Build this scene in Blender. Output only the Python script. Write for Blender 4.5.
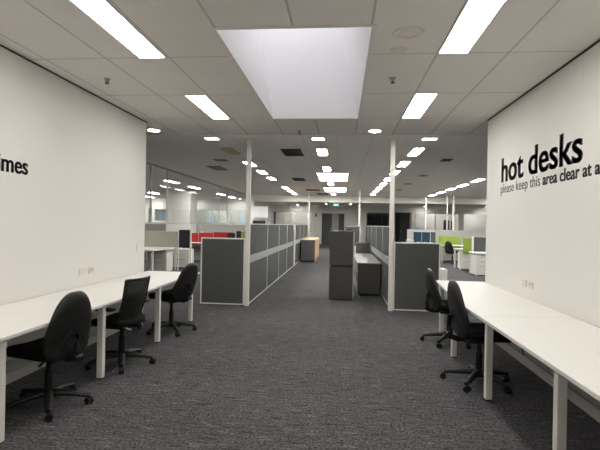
import bpy, bmesh, math
from mathutils import Vector, Matrix
C = bpy.context.scene.collection
for o in list(bpy.data.objects): bpy.data.objects.remove(o)
PI = math.pi; rad = math.radians
H = 2.98            # ceiling height
XL, XR = -2.96, 2.01  # inner faces of the two side walls

# ------------------------------------------------------------ camera
cam_d = bpy.data.cameras.new('camera'); cam = bpy.data.objects.new('camera', cam_d); C.objects.link(cam)
bpy.context.scene.camera = cam
cam_d.sensor_fit = 'HORIZONTAL'; cam_d.sensor_width = 36.0
cam_d.lens = 36.0 * 456.58 / 600.0
cam_d.clip_start = 0.05; cam_d.clip_end = 200
yaw, pit, roll = 0.0906, -0.0010, 0.0184
f = Vector((-math.sin(yaw)*math.cos(pit), math.cos(yaw)*math.cos(pit), math.sin(pit)))
r0 = Vector((math.cos(yaw), math.sin(yaw), 0)); u0 = r0.cross(f)
r = r0*math.cos(roll) + u0*math.sin(roll); u = -r0*math.sin(roll) + u0*math.cos(roll)
m = Matrix((r, u, -f)).transposed().to_4x4(); m.translation = Vector((0, 0, 1.473))
cam.matrix_world = m

# ------------------------------------------------------------ world, exposure
w = bpy.data.worlds.new('world'); bpy.context.scene.world = w; w.use_nodes = True
w.node_tree.nodes['Background'].inputs[0].default_value = (0.55, 0.58, 0.68, 1)
w.node_tree.nodes['Background'].inputs[1].default_value = 0.05
vs = bpy.context.scene.view_settings
vs.view_transform = 'Standard'; vs.look = 'None'; vs.gamma = 1; vs.use_curve_mapping = False
vs.exposure = 0.0
LAMP = 24.5          # troffer diffuser strength
LAMP_COL = (1.0, 0.978, 0.94)

# ------------------------------------------------------------ materials
def nodes(name):
    m = bpy.data.materials.new(name); m.use_nodes = True
    nt = m.node_tree; return m, nt, nt.nodes['Principled BSDF']
def mat(name, col, rough=0.5, metal=0.0, var=0.06, scale=12.0, bump=0.0, bscale=200.0, spec=0.5, coat=0.0):
    m, nt, b = nodes(name); N, L = nt.nodes, nt.links
    tc = N.new('ShaderNodeTexCoord'); n = N.new('ShaderNodeTexNoise'); n.inputs['Scale'].default_value = scale
    n.inputs['Detail'].default_value = 4
    L.new(tc.outputs['Object'], n.inputs['Vector'])
    r = N.new('ShaderNodeMapRange'); r.inputs[3].default_value = 1-var; r.inputs[4].default_value = 1+var
    L.new(n.outputs[0], r.inputs[0])
    mx = N.new('ShaderNodeVectorMath'); mx.operation = 'SCALE'; mx.inputs[0].default_value = col[:3]
    L.new(r.outputs[0], mx.inputs['Scale']); L.new(mx.outputs[0], b.inputs['Base Color'])
    b.inputs['Roughness'].default_value = rough; b.inputs['Metallic'].default_value = metal
    b.inputs['Specular IOR Level'].default_value = spec
    if bump:
        n2 = N.new('ShaderNodeTexNoise'); n2.inputs['Scale'].default_value = bscale
        L.new(tc.outputs['Object'], n2.inputs['Vector'])
        bp = N.new('ShaderNodeBump'); bp.inputs['Strength'].default_value = bump; bp.inputs['Distance'].default_value = 0.002
        L.new(n2.outputs[0], bp.inputs['Height']); L.new(bp.outputs[0], b.inputs['Normal'])
    return m
def emit(name, col, s):
    m, nt, b = nodes(name)
    b.inputs['Base Color'].default_value = (0.8, 0.8, 0.8, 1)
    b.inputs['Emission Color'].default_value = (*col, 1); b.inputs['Emission Strength'].default_value = s
    return m
def glass(name, tint=(0.93, 0.95, 0.95), gloss=0.10):
    m = bpy.data.materials.new(name); m.use_nodes = True; nt = m.node_tree; N, L = nt.nodes, nt.links
    N.remove(N['Principled BSDF']); o = N['Material Output']
    t = N.new('ShaderNodeBsdfTransparent'); t.inputs[0].default_value = (*tint, 1)
    g = N.new('ShaderNodeBsdfGlossy'); g.inputs['Roughness'].default_value = 0.02
    mx = N.new('ShaderNodeMixShader'); mx.inputs[0].default_value = gloss*.5; L.new(t.outputs[0], mx.inputs[1]); L.new(g.outputs[0], mx.inputs[2])
    L.new(mx.outputs[0], o.inputs[0]); return m
def ceiling_mat(name, x0, y0, dx, dy, wd, col, line):
    m, nt, b = nodes(name); N, L = nt.nodes, nt.links
    tc = N.new('ShaderNodeTexCoord'); sp = N.new('ShaderNodeSeparateXYZ'); L.new(tc.outputs['Object'], sp.inputs[0])
    def mt(op, a, c=None, d=None):
        n = N.new('ShaderNodeMath'); n.operation = op
        for i, v in enumerate((a, c, d)):
            if v is None: continue
            if isinstance(v, (int, float)): n.inputs[i].default_value = v
            else: L.new(v, n.inputs[i])
        return n.outputs[0]
    outs = []
    for ax, o0, d in ((0, x0, dx), (1, y0, dy)):
        s = mt('ADD', sp.outputs[ax], -o0 + 100*d)
        q = mt('PINGPONG', s, d/2)
        outs.append(mt('LESS_THAN', q, wd))
    ln = mt('MAXIMUM', outs[0], outs[1])
    n = N.new('ShaderNodeTexNoise'); n.inputs['Scale'].default_value = 1.3; L.new(tc.outputs['Object'], n.inputs['Vector'])
    r = N.new('ShaderNodeMapRange'); r.inputs[3].default_value = 0.95; r.inputs[4].default_value = 1.05; L.new(n.outputs[0], r.inputs[0])
    sc = N.new('ShaderNodeVectorMath'); sc.operation = 'SCALE'; sc.inputs[0].default_value = col; L.new(r.outputs[0], sc.inputs['Scale'])
    mx = N.new('ShaderNodeMix'); mx.data_type = 'RGBA'; L.new(ln, mx.inputs['Factor']); L.new(sc.outputs[0], mx.inputs[6]); mx.inputs[7].default_value = (*line, 1)
    L.new(mx.outputs[2], b.inputs['Base Color']); b.inputs['Roughness'].default_value = 0.9
    b.inputs['Specular IOR Level'].default_value = 0.2
    bp = N.new('ShaderNodeBump'); bp.inputs['Strength'].default_value = 0.6; bp.inputs['Distance'].default_value = 0.01; bp.invert = True
    L.new(ln, bp.inputs['Height']); L.new(bp.outputs[0], b.inputs['Normal'])
    return m
def carpet_mat():
    m, nt, b = nodes('carpet'); N, L = nt.nodes, nt.links
    tc = N.new('ShaderNodeTexCoord')
    def noise(scl, s, det=3, off=(0, 0, 0)):
        mp = N.new('ShaderNodeMapping'); mp.inputs['Scale'].default_value = scl; mp.inputs['Location'].default_value = off
        L.new(tc.outputs['Object'], mp.inputs[0])
        n = N.new('ShaderNodeTexNoise'); n.inputs['Scale'].default_value = s; n.inputs['Detail'].default_value = det
        L.new(mp.outputs[0], n.inputs['Vector']); return n.outputs[0]
    def ramp(src, a, c, lo, hi):
        r = N.new('ShaderNodeMapRange'); r.inputs[1].default_value = a; r.inputs[2].default_value = c
        r.inputs[3].default_value = lo; r.inputs[4].default_value = hi; L.new(src, r.inputs[0]); return r.outputs[0]
    def mul(a, c, op='MULTIPLY'):
        n = N.new('ShaderNodeMath'); n.operation = op; L.new(a, n.inputs[0]); L.new(c, n.inputs[1]); return n.outputs[0]
    dash = ramp(noise((7, 40, 1), 1.0, 3), 0.56, 0.68, 1.0, 1.8)
    dark = ramp(noise((5, 32, 1), 1.0, 3, (31, 7, 0)), 0.55, 0.66, 1.0, 0.5)
    loop = ramp(noise((1, 1.1, 1), 52, 3), 0.33, 0.67, 0.35, 1.6)
    broad = ramp(noise((0.5, 0.9, 1), 1.1, 3), 0.3, 0.7, 0.9, 1.1)
    v = mul(mul(mul(dash, dark), loop), broad)
    sc = N.new('ShaderNodeVectorMath'); sc.operation = 'SCALE'; sc.inputs[0].default_value = CARPET; L.new(v, sc.inputs['Scale'])
    L.new(sc.outputs[0], b.inputs['Base Color']); b.inputs['Roughness'].default_value = 0.95; b.inputs['Specular IOR Level'].default_value = 0.15
    bp = N.new('ShaderNodeBump'); bp.inputs['Strength'].default_value = 0.5; bp.inputs['Distance'].default_value = 0.004
    L.new(v, bp.inputs['Height']); L.new(bp.outputs[0], b.inputs['Normal'])
    return m
CARPET = (0.080, 0.0785, 0.081)
MT = dict(
    carpet=carpet_mat(),
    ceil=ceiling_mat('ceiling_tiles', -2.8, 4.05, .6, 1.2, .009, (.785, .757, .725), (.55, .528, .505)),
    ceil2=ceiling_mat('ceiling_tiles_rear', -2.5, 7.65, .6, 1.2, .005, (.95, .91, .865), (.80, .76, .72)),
    wall=mat('wall_paint', (.738, .717, .675), .75, var=.012, scale=.8, spec=.3),
    wallf=mat('far_wall_paint', (.86, .84, .79), .75, var=.02, scale=.8, spec=.3),
    trimdark=mat('shadow_gap', (.05, .047, .043), .8),
    skirt=mat('skirting', (.42, .41, .385), .6, var=.02),
    well=mat('skylight_lining', (.86, .86, .87), .7, var=.01, scale=2),
    desk=mat('desk_laminate', (.75, .73, .685), .38, var=.012, scale=3, spec=.5),
    white=mat('white_powder_coat', (.74, .72, .67), .6, var=.015, scale=5, spec=.3),
    alu=mat('aluminium_frame', (.58, .57, .54), .4, var=.02, metal=.0),
    fab=mat('grey_screen_fabric', (.088, .093, .088), .9, var=.08, scale=160, bump=.3, bscale=500, spec=.2),
    rail=mat('pale_grey_rail', (.36, .36, .345), .5, var=.03),
    cab=mat('charcoal_cabinet', (.055, .053, .048), .55, var=.04, scale=20),
    cabtop=mat('grey_cabinet_top', (.26, .255, .24), .4, var=.04),
    cabside=mat('pale_grey_cabinet_door', (.40, .39, .375), .5, var=.03),
    chair=mat('black_chair_cloth', (.006, .006, .006), .9, var=.15, scale=200, bump=.4, bscale=600, spec=.15),
    plast=mat('black_plastic', (.007, .007, .007), .5, var=.05, spec=.3),
    shell=mat('black_vinyl_back', (.010, .010, .010), .42, var=.05, bump=.25, bscale=350, spec=.4),
    chrome=mat('chrome', (.62, .62, .62), .2, metal=1.0, var=.02),
    silver=mat('silver_bracket', (.6, .6, .6), .4, metal=.3, var=.02),
    wood=mat('beech_top', (.62, .42, .25), .5, var=.06, scale=8),
    beige=mat('beige_screen', (.36, .345, .29), .85, var=.03, scale=60),
    pale=mat('pale_grey_screen', (.50, .49, .46), .8, var=.03, scale=60),
    red=mat('red_screen', (.42, .025, .022), .8, var=.06, scale=60),
    green=mat('lime_screen', (.27, .38, .055), .8, var=.05, scale=60),
    blue=mat('blue_screen', (.006, .035, .065), .8, var=.05, scale=60),
    black=mat('black_panel', (.012, .013, .014), .5, var=.05),
    ped=mat('white_pedestal', (.60, .59, .56), .5, var=.02),
    doord=mat('dark_grey_door', (.075, .078, .078), .6, var=.04),
    doorp=mat('grey_glazed_panel', (.34, .35, .35), .3, var=.03),
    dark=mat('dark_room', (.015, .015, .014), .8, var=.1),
    room=mat('room_beyond_pale', (.42, .41, .38), .8, var=.03, scale=1),
    roomp=mat('room_beyond_pinkish', (.50, .45, .42), .8, var=.03, scale=1),
    roomb=mat('room_beyond_bluegrey', (.32, .38, .42), .6, var=.03, scale=1),
    board=mat('whiteboard', (.85, .86, .88), .3, var=.01),
    vent=mat('vent_dark', (.05, .045, .04), .7, var=.1),
    ventg=mat('vent_grey', (.36, .34, .31), .7, var=.05),
    ventb=mat('vent_beige', (.62, .53, .37), .7, var=.05),
    letter=mat('black_vinyl_letters', (.010, .010, .014), .33, var=.02, spec=.5),
    letter2=mat('black_vinyl_small_letters', (.02, .019, .021), .4, var=.02, spec=.25),
    socket=mat('socket_plastic', (.66, .61, .54), .4, var=.01),
    sockhole=mat('socket_slots', (.12, .10, .09), .6),
    lamp=emit('lamp_diffuser', LAMP_COL, LAMP), lamp2=emit('lamp_diffuser_office', LAMP_COL, LAMP*2.7),
    sky=emit('lit_skylight_panel', (1.0, .985, .96), 6),
    dome=emit('glowing_skylight_glazing', (.985, .955, 1.0), 1.55),  # emission replaces the sky light coming through the glazing
    down=emit('downlight_lens', LAMP_COL, 220),
    teal=emit('exit_green', (.10, .50, .45), .8),
    exitw=emit('exit_white', (.85, 1, .95), 1.6),
    redm=mat('red_alarm', (.30, .05, .04), .5),
    ringm=mat('ceiling_plate', (.74, .70, .66), .8),
    glass=glass('clear_glass'), glassw=glass('window_glass'),
)
def mesh_mat():
    m, nt, b = nodes('chair_mesh'); N, L = nt.nodes, nt.links
    b.inputs['Base Color'].default_value = (.010, .010, .010, 1); b.inputs['Roughness'].default_value = .7
    b.inputs['Specular IOR Level'].default_value = .25
    tc = N.new('ShaderNodeTexCoord'); n = N.new('ShaderNodeTexNoise'); n.inputs['Scale'].default_value = 500
    L.new(tc.outputs['Object'], n.inputs['Vector'])
    r = N.new('ShaderNodeMapRange'); r.inputs[1].default_value = .35; r.inputs[2].default_value = .65; r.inputs[3].default_value = .75; r.inputs[4].default_value = .97
    L.new(n.outputs[0], r.inputs[0]); L.new(r.outputs[0], b.inputs['Alpha']); return m
MT['mesh'] = mesh_mat()

# ------------------------------------------------------------ mesh helpers
class MB:
    def __init__(s): s.b = bmesh.new()
    def box(s, x0, x1, y0, y1, z0, z1, bev=0.0, seg=2, mi=0):
        t = bmesh.new(); g = bmesh.ops.create_cube(t, size=1)
        for v in t.verts:
            v.co = Vector(((x0+x1)/2 + v.co.x*(x1-x0), (y0+y1)/2 + v.co.y*(y1-y0), (z0+z1)/2 + v.co.z*(z1-z0)))
        if bev: bmesh.ops.bevel(t, geom=list(t.edges), offset=bev, segments=seg, affect='EDGES', profile=.5)
        return s.merge(t)
    def merge(s, t, M=None):
        if M is not None: bmesh.ops.transform(t, matrix=M, verts=t.verts)
        me = bpy.data.meshes.new('tmp'); t.to_mesh(me); t.free(); s.b.from_mesh(me); bpy.data.meshes.remove(me); return s
    def cyl(s, p0, p1, r0, r1=None, seg=16):
        r1 = r0 if r1 is None else r1; p0 = Vector(p0); p1 = Vector(p1); d = p1-p0
        t = bmesh.new(); bmesh.ops.create_cone(t, cap_ends=True, segments=seg, radius1=r0, radius2=r1, depth=d.length)
        q = d.to_track_quat('Z', 'Y').to_matrix().to_4x4(); q.translation = (p0+p1)/2
        return s.merge(t, q)
    def tube(s, pts, r, seg=10, flat=1.0):
        pts = [Vector(p) for p in pts]; rings = []
        for i, p in enumerate(pts):
            a = pts[max(i-1, 0)]; c = pts[min(i+1, len(pts)-1)]; d = (c-a).normalized()
            q = d.to_track_quat('Z', 'Y'); rr = r[i] if isinstance(r, (list, tuple)) else r
            rings.append([s.b.verts.new(p + q @ Vector((rr*math.cos(2*PI*k/seg), flat*rr*math.sin(2*PI*k/seg), 0))) for k in range(seg)])
        for i in range(len(rings)-1):
            for k in range(seg):
                s.b.faces.new((rings[i][k], rings[i][(k+1) % seg], rings[i+1][(k+1) % seg], rings[i+1][k]))
        s.b.faces.new(list(reversed(rings[0]))); s.b.faces.new(rings[-1]); return s
    def lathe(s, prof, c=(0, 0, 0), seg=24):
        rings = [[s.b.verts.new((c[0]+max(r, 1e-4)*math.cos(2*PI*k/seg), c[1]+max(r, 1e-4)*math.sin(2*PI*k/seg), c[2]+z)) for k in range(seg)] for r, z in prof]
        for i in range(len(rings)-1):
            for k in range(seg): s.b.faces.new((rings[i][k], rings[i][(k+1) % seg], rings[i+1][(k+1) % seg], rings[i+1][k]))
        return s
    def quad(s, *p): s.b.faces.new([s.b.verts.new(q) for q in p]); return s
    def build(s, name, m, parent=None, smooth=False, **tags):
        bmesh.ops.remove_doubles(s.b, verts=s.b.verts, dist=1e-6)
        bmesh.ops.recalc_face_normals(s.b, faces=s.b.faces)
        me = bpy.data.meshes.new(name); s.b.to_mesh(me); s.b.free()
        me.materials.append(MT[m] if isinstance(m, str) else m)
        if smooth:
            me.shade_smooth()
            if smooth != 'all':
                try: me.set_sharp_from_angle(angle=rad(40))
                except Exception: pass
        o = bpy.data.objects.new(name, me); C.objects.link(o)
        if parent: o.parent = parent
        for k, v in tags.items(): o[k] = v
        return o
def thing(name, label, cat, loc=(0, 0, 0), rz=0.0, group=None):
    o = bpy.data.objects.new(name, None); C.objects.link(o); o.empty_display_size = .1
    o.location = loc; o.rotation_euler = (0, 0, rz); o['label'] = label; o['category'] = cat
    if group: o['group'] = group
    return o
def tag(o, label, cat, group=None):
    o['label'] = label; o['category'] = cat
    if group: o['group'] = group
    return o
def copy_thing(r, loc, rz=None, label=None):
    c = r.copy(); C.objects.link(c); c.location = loc
    if rz is not None: c.rotation_euler = (0, 0, rz)
    if label: c['label'] = label
    for ch in list(r.children):
        d = ch.copy(); C.objects.link(d); d.parent = c
        for g in list(ch.children):
            e = g.copy(); C.objects.link(e); e.parent = d
    return c
def struct(name, b, m, parent=None): 
    o = b.build(name, m, parent)
    if not parent: o['kind'] = 'structure'
    return o

# ------------------------------------------------------------ room shell
YB = -2.6; YE = 6.66; YF = 35.0; YFL = 28.0; XW, XE = -14.0, 14.0
struct('floor', MB().box(XW, XE, YB-.2, YF+.2, -.1, 0), 'carpet')
S0x, S1x, S0y, S1y = -1.0, .2, 3.48, 6.45      # skylight opening
cb = MB()
G = .032
cb.box(XW, S0x-G, YB, 7.65, H, H+.12).box(S1x+G, XE, YB, 7.65, H, H+.12).box(S0x-G, S1x+G, YB, S0y-G, H, H+.12).box(S0x-G, S1x+G, S1y+G, 7.65, H, H+.12)
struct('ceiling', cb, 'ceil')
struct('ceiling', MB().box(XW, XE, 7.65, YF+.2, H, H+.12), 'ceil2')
struct('wall_left', MB().box(XL-.14, XL, YB, YE, 0, H), 'wall')
struct('wall_right', MB().box(XR, XR+.14, YB, YE-.08, 0, H), 'wall')
struct('wall_back', MB().box(XL, XR, YB-.14, YB, 0, H), 'wall')
struct('wall_west', MB().box(XW-.14, XW, YB, YF, 0, H), 'wallf')
struct('wall_east', MB().box(XE, XE+.14, YB, YF, 0, H), 'wallf')
# dark shadow line where the side walls meet the ceiling, skirting ducts at the floor
struct('trim_1', MB().box(XL, XL+.008, YB, YE, H-.016, H-.001), 'trimdark')
struct('trim_2', MB().box(XR-.008, XR, YB, YE-.08, H-.016, H-.001), 'trimdark')
for nm, x0, sg in (('baseboard_left', XL, 1), ('baseboard_right', XR, -1)):
    b = MB()
    for z0, z1, t in ((0, .10, .02), (.115, .20, .02), (.10, .115, .004)):
        b.box(min(x0, x0+sg*t), max(x0, x0+sg*t), YB, YE-.1, z0, z1)
    struct(nm, b, 'skirt')

struct('trim_5', MB().box(XR-.0015, XR-.0002, 4.05, 4.054, 2.72, H-.017), 'socket')
# skylight well: plaster lining leaning slightly to one side, glowing glazing at its top stands in for sky light
sky = thing('skylight', 'large bright skylight well in the near ceiling between the two long lights', 'skylight', (0, 0, H))
ZT = 1.75; sh = -.16*ZT
def wellwall(a, c, name='lining'):
    b = MB(); n = Vector((a[1]-c[1], c[0]-a[0], 0)).normalized()*.03
    cx, cy = (S0x+S1x)/2, (S0y+S1y)/2
    if (Vector(((a[0]+c[0])/2-cx, (a[1]+c[1])/2-cy, 0))).dot(n) < 0: n = -n
    P = [Vector((a[0], a[1], 0)), Vector((c[0], c[1], 0)), Vector((c[0]+sh, c[1], ZT)), Vector((a[0]+sh, a[1], ZT))]
    t = bmesh.new(); vs = [t.verts.new(p) for p in P]+[t.verts.new(p+n) for p in P]
    for q in ((0, 1, 2, 3), (7, 6, 5, 4), (0, 4, 5, 1), (1, 5, 6, 2), (2, 6, 7, 3), (3, 7, 4, 0)): t.faces.new([vs[i] for i in q])
    b.merge(t); b.build('lining', 'well', sky)
wellwall((S0x, S0y), (S0x, S1y)); wellwall((S1x, S0y), (S1x, S1y)); wellwall((S0x, S0y), (S1x, S0y)); wellwall((S0x, S1y), (S1x, S1y))
MB().box(S0x+sh, S1x+sh, S0y, S1y, ZT, ZT+.04).build('glazing', 'dome', sky)
fr = MB()
for x0, x1, y0, y1 in ((S0x-.036, S0x, S0y-.036, S1y+.036), (S1x, S1x+.036, S0y-.036, S1y+.036), (S0x, S1x, S0y-.036, S0y), (S0x, S1x, S1y, S1y+.036)):
    fr.box(x0, x1, y0, y1, -.006, -.0005)
fr.build('edge_trim', 'white', sky)

# bulkhead beam far down the office
b = MB(); b.box(-4.9, XE, 23.5, 23.75, 2.675, H-.001).box(-4.9, XE, 23.48, 23.5, 2.645, 2.675)
struct('trim_3', b, 'wallf')

# ---- far walls built round their openings
def far_wall(name, y, x0, x1, openings, t=.12, m='wallf'):
    """openings: (xa, xb, za, zb) sorted by xa"""
    b = MB(); x = x0
    for xa, xb, za, zb in openings:
        if xa > x: b.box(x, xa, y, y+t, 0, H)
        if za > 0: b.box(xa, xb, y, y+t, 0, za)
        b.box(xa, xb, y, y+t, zb, H); x = xb
    b.box(x, x1, y, y+t, 0, H); struct(name, b, m)
wn = [0]
def window(y, xa, xb, za, zb, mull=(), frame='alu', pane=True):
    wn[0] += 1
    o = thing('window_%d' % wn[0], '', ''); del o['label']; del o['category']; o['kind'] = 'structure'
    o.location = ((xa+xb)/2, y, za); X = -(xa+xb)/2
    b = MB(); t = .05
    b.box(xa+X, xa+t+X, 0, .09, 0, zb-za).box(xb-t+X, xb+X, 0, .09, 0, zb-za).box(xa+t+X, xb-t+X, 0, .09, 0, t).box(xa+t+X, xb-t+X, 0, .09, zb-za-t, zb-za)
    for q in mull: b.box(q-.03+X, q+.03+X, 0, .09, t, zb-za-t)
    b.build('window_frame', frame, o)
    if pane: MB().box(xa+t+X, xb-t+X, .035, .045, t, zb-za-t).build('pane', 'glassw', o)
WL = [(-12.25, -11.95, .9, 2.34), (-11.85, -11.05, 1.53, 2.32), (-9.4, -7.1, .9, 2.30), (-6.95, -5.75, .9, 2.32)]
far_wall('wall_north_west', YFL, XW, -5.55, WL)
struct('wall_return', MB().box(-5.55, -5.43, YFL, YF, 0, H), 'wallf')
window(YFL, *WL[0]); window(YFL, *WL[1]); window(YFL, *WL[2], mull=(-8.05,)); window(YFL, *WL[3])
WC = [(-6.9+1.55, -5.3+1.55, 1.0, 2.46)]
WF = [(-5.30, -2.28, .9, 2.46), (-1.50, .22, 0, 2.38), (1.86, 3.62, .95, 2.50), (4.02, 5.25, 0, 2.52), (5.50, 8.75, .9, 2.50), (9.02, 11.6, .9, 2.52)]
far_wall('wall_north', YF, -5.43, XE, WF)
window(YF, *WF[0], mull=(-3.9,)); window(YF, *WF[2]); window(YF, *WF[4], mull=(7.0,)); window(YF, *WF[5])
# rooms beyond the far glazing: back walls and side colours
struct('wall_beyond_west', MB().box(XW, -5.55, YFL+2.2, YFL+2.3, 0, H), 'room')
struct('wall_beyond_north', MB().box(-5.43, 1.0, YF+2.4, YF+2.5, 0, H), 'roomp')
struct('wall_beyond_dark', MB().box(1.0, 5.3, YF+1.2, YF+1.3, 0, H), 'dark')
struct('wall_beyond_east', MB().box(5.4, XE, YF+2.2, YF+2.3, 0, H), 'room')
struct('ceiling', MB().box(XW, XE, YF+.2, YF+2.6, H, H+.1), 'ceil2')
struct('floor', MB().box(XW, XE, YF+.2, YF+2.6, -.1, 0), 'carpet')
# left room whiteboard, blue-grey doors in the rooms beyond
def tg(o, l, c, g=None): return tag(o, l, c, g)
tg(MB().box(-12.25, -11.95, YFL+.2, YFL+.24, .02, 2.3, .004).build('backing_panel', 'dark'), 'added tall narrow dark cupboard behind the far left slit window', 'backing_panel')  # plain dark panel added so the slit window looks dark
tg(MB().box(-11.85, -11.05, YFL+.25, YFL+.29, .002, 2.4, .004).build('blind', 'roomb'), 'grey blind behind the small far left window beside the column', 'blind')
tg(MB().box(-9.1, -8.45, YFL+2.1, YFL+2.16, .02, 2.0, .004).build('inner_door', 'roomb'), 'blue grey door inside the far left meeting room', 'door')
tg(MB().box(-6.85, -6.35, YFL+2.1, YFL+2.16, .02, 2.05, .004).build('inner_door', 'roomb'), 'blue grey door behind the far window left of the near pole', 'door')
# door 1: double leaf with a pale glazed panel
d1 = thing('door_1', '', ''); del d1['label']; del d1['category']; d1['kind'] = 'structure'; d1.location = (-.64, YF, 0)
MB().box(-.86, -.10, .02, .07, .01, 2.36, .004).build('door_leaf', 'doord', d1)
MB().box(-.10, .42, .02, .06, .01, 2.36, .004).build('side_panel', 'doorp', d1)
MB().box(.42, .84, .02, .07, .01, 2.36, .004).build('door_leaf', 'doord', d1)
fr = MB(); fr.box(-.90, -.86, -.02, .09, 0, 2.40).box(.84, .88, -.02, .09, 0, 2.40).box(-.86, .84, -.02, .09, 2.36, 2.40)
fr.build('door_frame', 'wallf', d1)
MB().cyl((-.17, -.05, .95), (-.17, -.05, 1.35), .014).box(-.19, -.15, -.05, .02, .96, .98).box(-.19, -.15, -.05, .02, 1.32, 1.34).build('door_handle', 'chrome', d1)
d2 = thing('door_2', '', ''); del d2['label']; del d2['category']; d2['kind'] = 'structure'; d2.location = (4.63, YF, 0)
b = MB(); b.box(-.61, -.55, 0, .10, 0, 2.52).box(.55, .61, 0, .10, 0, 2.52).box(-.55, .55, 0, .10, 2.46, 2.52); b.build('door_frame', 'doord', d2)
MB().box(-.2, .53, .30, .34, .01, 2.42, .004).build('door_leaf', 'black', d2)
MB().cyl((-.13, .26, 1.0), (-.13, .26, 1.2), .012).build('door_handle', 'chrome', d2)
struct('trim_4', MB().box(-1.86, -1.62, YF-.22, YF-.002, 0, H-.01), 'wallf')
tg(MB().box(-2.02, -1.90, YF-.08, YF-.002, 2.10, 2.36, .01).build('alarm_panel', 'redm'), 'small red fire panel on the far wall left of the grey doors', 'alarm')

# ceiling fittings -------------------------------------------------
def light(x0, x1, y0, y1, label, group, m='lamp', name='ceiling_light', cat='light'):
    t = thing(name, label, cat, ((x0+x1)/2, (y0+y1)/2, H), 0, group); hx, hy = (x1-x0)/2, (y1-y0)/2
    b = MB(); e = .014
    b.box(-hx, hx, -hy, -hy+e, -.008, -.0005).box(-hx, hx, hy-e, hy, -.008, -.0005).box(-hx, -hx+e, -hy+e, hy-e, -.008, -.0005).box(hx-e, hx, -hy+e, hy-e, -.008, -.0005)
    b.build('frame', 'white', t)
    MB().box(-hx+e, hx-e, -hy+e, hy-e, -.006, -.001).build('diffuser', m, t); return t
NEAR = 'long recessed lights over the hot desks'
for (xa, side) in ((-1.88, 'left'), (.80, 'right')):
    for ya, wh in ((-1.95, 'behind the viewer'), (.45, 'overhead'), (2.85, 'nearest'), (5.25, 'second')):
        light(xa, xa+.26, ya, ya+1.2, '%s long white recessed light of the %s row %s' % (wh, side, 'above the near desks'), NEAR)
for y in (7.88,):
    light(-2.46, -2.20, y, y+.19, 'small square light left of the skylight foot, just before the left pole', 'rows')
    light(-.55, -.31, y, y+.19, 'small square light directly beyond the skylight well', 'rows')
    light(1.34, 1.60, y, y+.19, 'small square light at the start of the right row beyond the tile change', 'rows')
ordw = ['first', 'second', 'third', 'fourth', 'fifth', 'sixth', 'seventh', 'eighth', 'ninth']
def row(x, ys, ln, nm):
    for i, y in enumerate(ys):
        light(x+.02, x+.24, y, y+ln, '%s recessed light counting away along %s' % (ordw[i], nm), 'recessed lights along ' + nm, 'lamp2')
row(-2.46, (10.95, 12.75, 14.55, 18.3, 20.1, 21.9), .85, 'the row above the left partition')
row(1.33, (8.9, 10.7, 12.5, 14.3, 16.1, 17.9, 19.7, 21.5), .95, 'the row above the right partition')
row(4.15, (9.1, 10.9, 12.7, 14.5, 16.3, 18.1, 19.9, 21.7), .95, 'the row over the green screen desks')  # nearest lights are unseen behind the right wall, added to light the area
row(-6.45, (8.0, 11.0, 15.9, 18.5, 22.9, 25.3), 1.2, 'the row behind the hanging glass')
row(-10.0, (12.5, 17.5, 22.6), 1.2, 'the outer left row')
row(-11.8, (26.3,), 1.2, 'the far left corner')
for yy in (24.6, 26.6):  # lights hidden by the bulkhead, added to brighten the far end
    for xx, nm in ((-3.6, 'left of the aisle'), (-.6, 'over the aisle end'), (2.6, 'right of the aisle'), (6.2, 'right of the dark doorway'), (10.0, 'at the far right')):
        light(xx, xx+.26, yy, yy+1.2, 'added unseen light behind the bulkhead, %s, %s' % (nm, {24.6: 'nearest the bulkhead', 26.6: 'farther from the bulkhead'}[yy]), 'added lights behind the bulkhead', 'lamp2')
row(7.6, (10.0, 14.0, 18.0, 22.0), 1.2, 'the added unseen outer right row')  # whole row out of view, added to brighten the office
row(-.55, (9.05, 11.85, 16.4, 21.9), .82, 'the middle of the aisle')
light(-.76, .18, 13.2, 15.6, 'nearer of two large white lit panels in the aisle ceiling', 'large lit ceiling panels', 'sky')
light(-.76, .18, 18.3, 20.7, 'farther of two large white lit panels in the aisle ceiling', 'large lit ceiling panels', 'sky')
def downlight(x, y, label, r=.075):
    t = thing('downlight', label, 'light', (x, y, H), 0, 'round downlights')
    MB().lathe([(r, -.0005), (r*1.25, -.0005), (r*1.25, -.006), (r, -.010), (r, -.0005)]).build('trim_ring', 'white', t, True)
    MB().lathe([(.001, -.005), (r*.98, -.005), (r*.98, -.001), (.001, -.001)]).build('lens', 'down', t)
downlight(-3.10, 7.25, 'round downlight just past the end of the left wall', .09); downlight(.5, 7.3, 'round downlight right of the skylight', .09)
downlight(-1.12, 32.6, 'round downlight left of the green exit sign'); downlight(.60, 32.4, 'round downlight right of the green exit sign')
for x, y in ((-3.3, 34.3), (6.0, 34.3), (10.4, 34.3)): downlight(x, y, {-3.3: 'downlight washing the far wall left of the grey doors', 6.0: 'downlight washing the far wall right of the dark doorway', 10.4: 'rightmost downlight washing the far wall'}[x])
for x, y in ((-9.0, 27.4), (-6.2, 27.4)): downlight(x, y, {-9.0: 'downlight washing the far left wall beside the column', -6.2: 'downlight washing the far left wall near the pole'}[x])
for x, y, z0 in ((-3.5, 36.2, 0), (7, 36.2, 0), (10.3, 36.2, 0)): light(x-.9, x+.9, y-.3, y+.3, 'added unseen light inside the glazed room at the far end, %s' % {-3.5: 'left of the doors', 7: 'right of the dark doorway', 10.3: 'rightmost'}[x], 'added lights inside far rooms')  # unseen lights added to brighten the rooms behind the far windows
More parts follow.
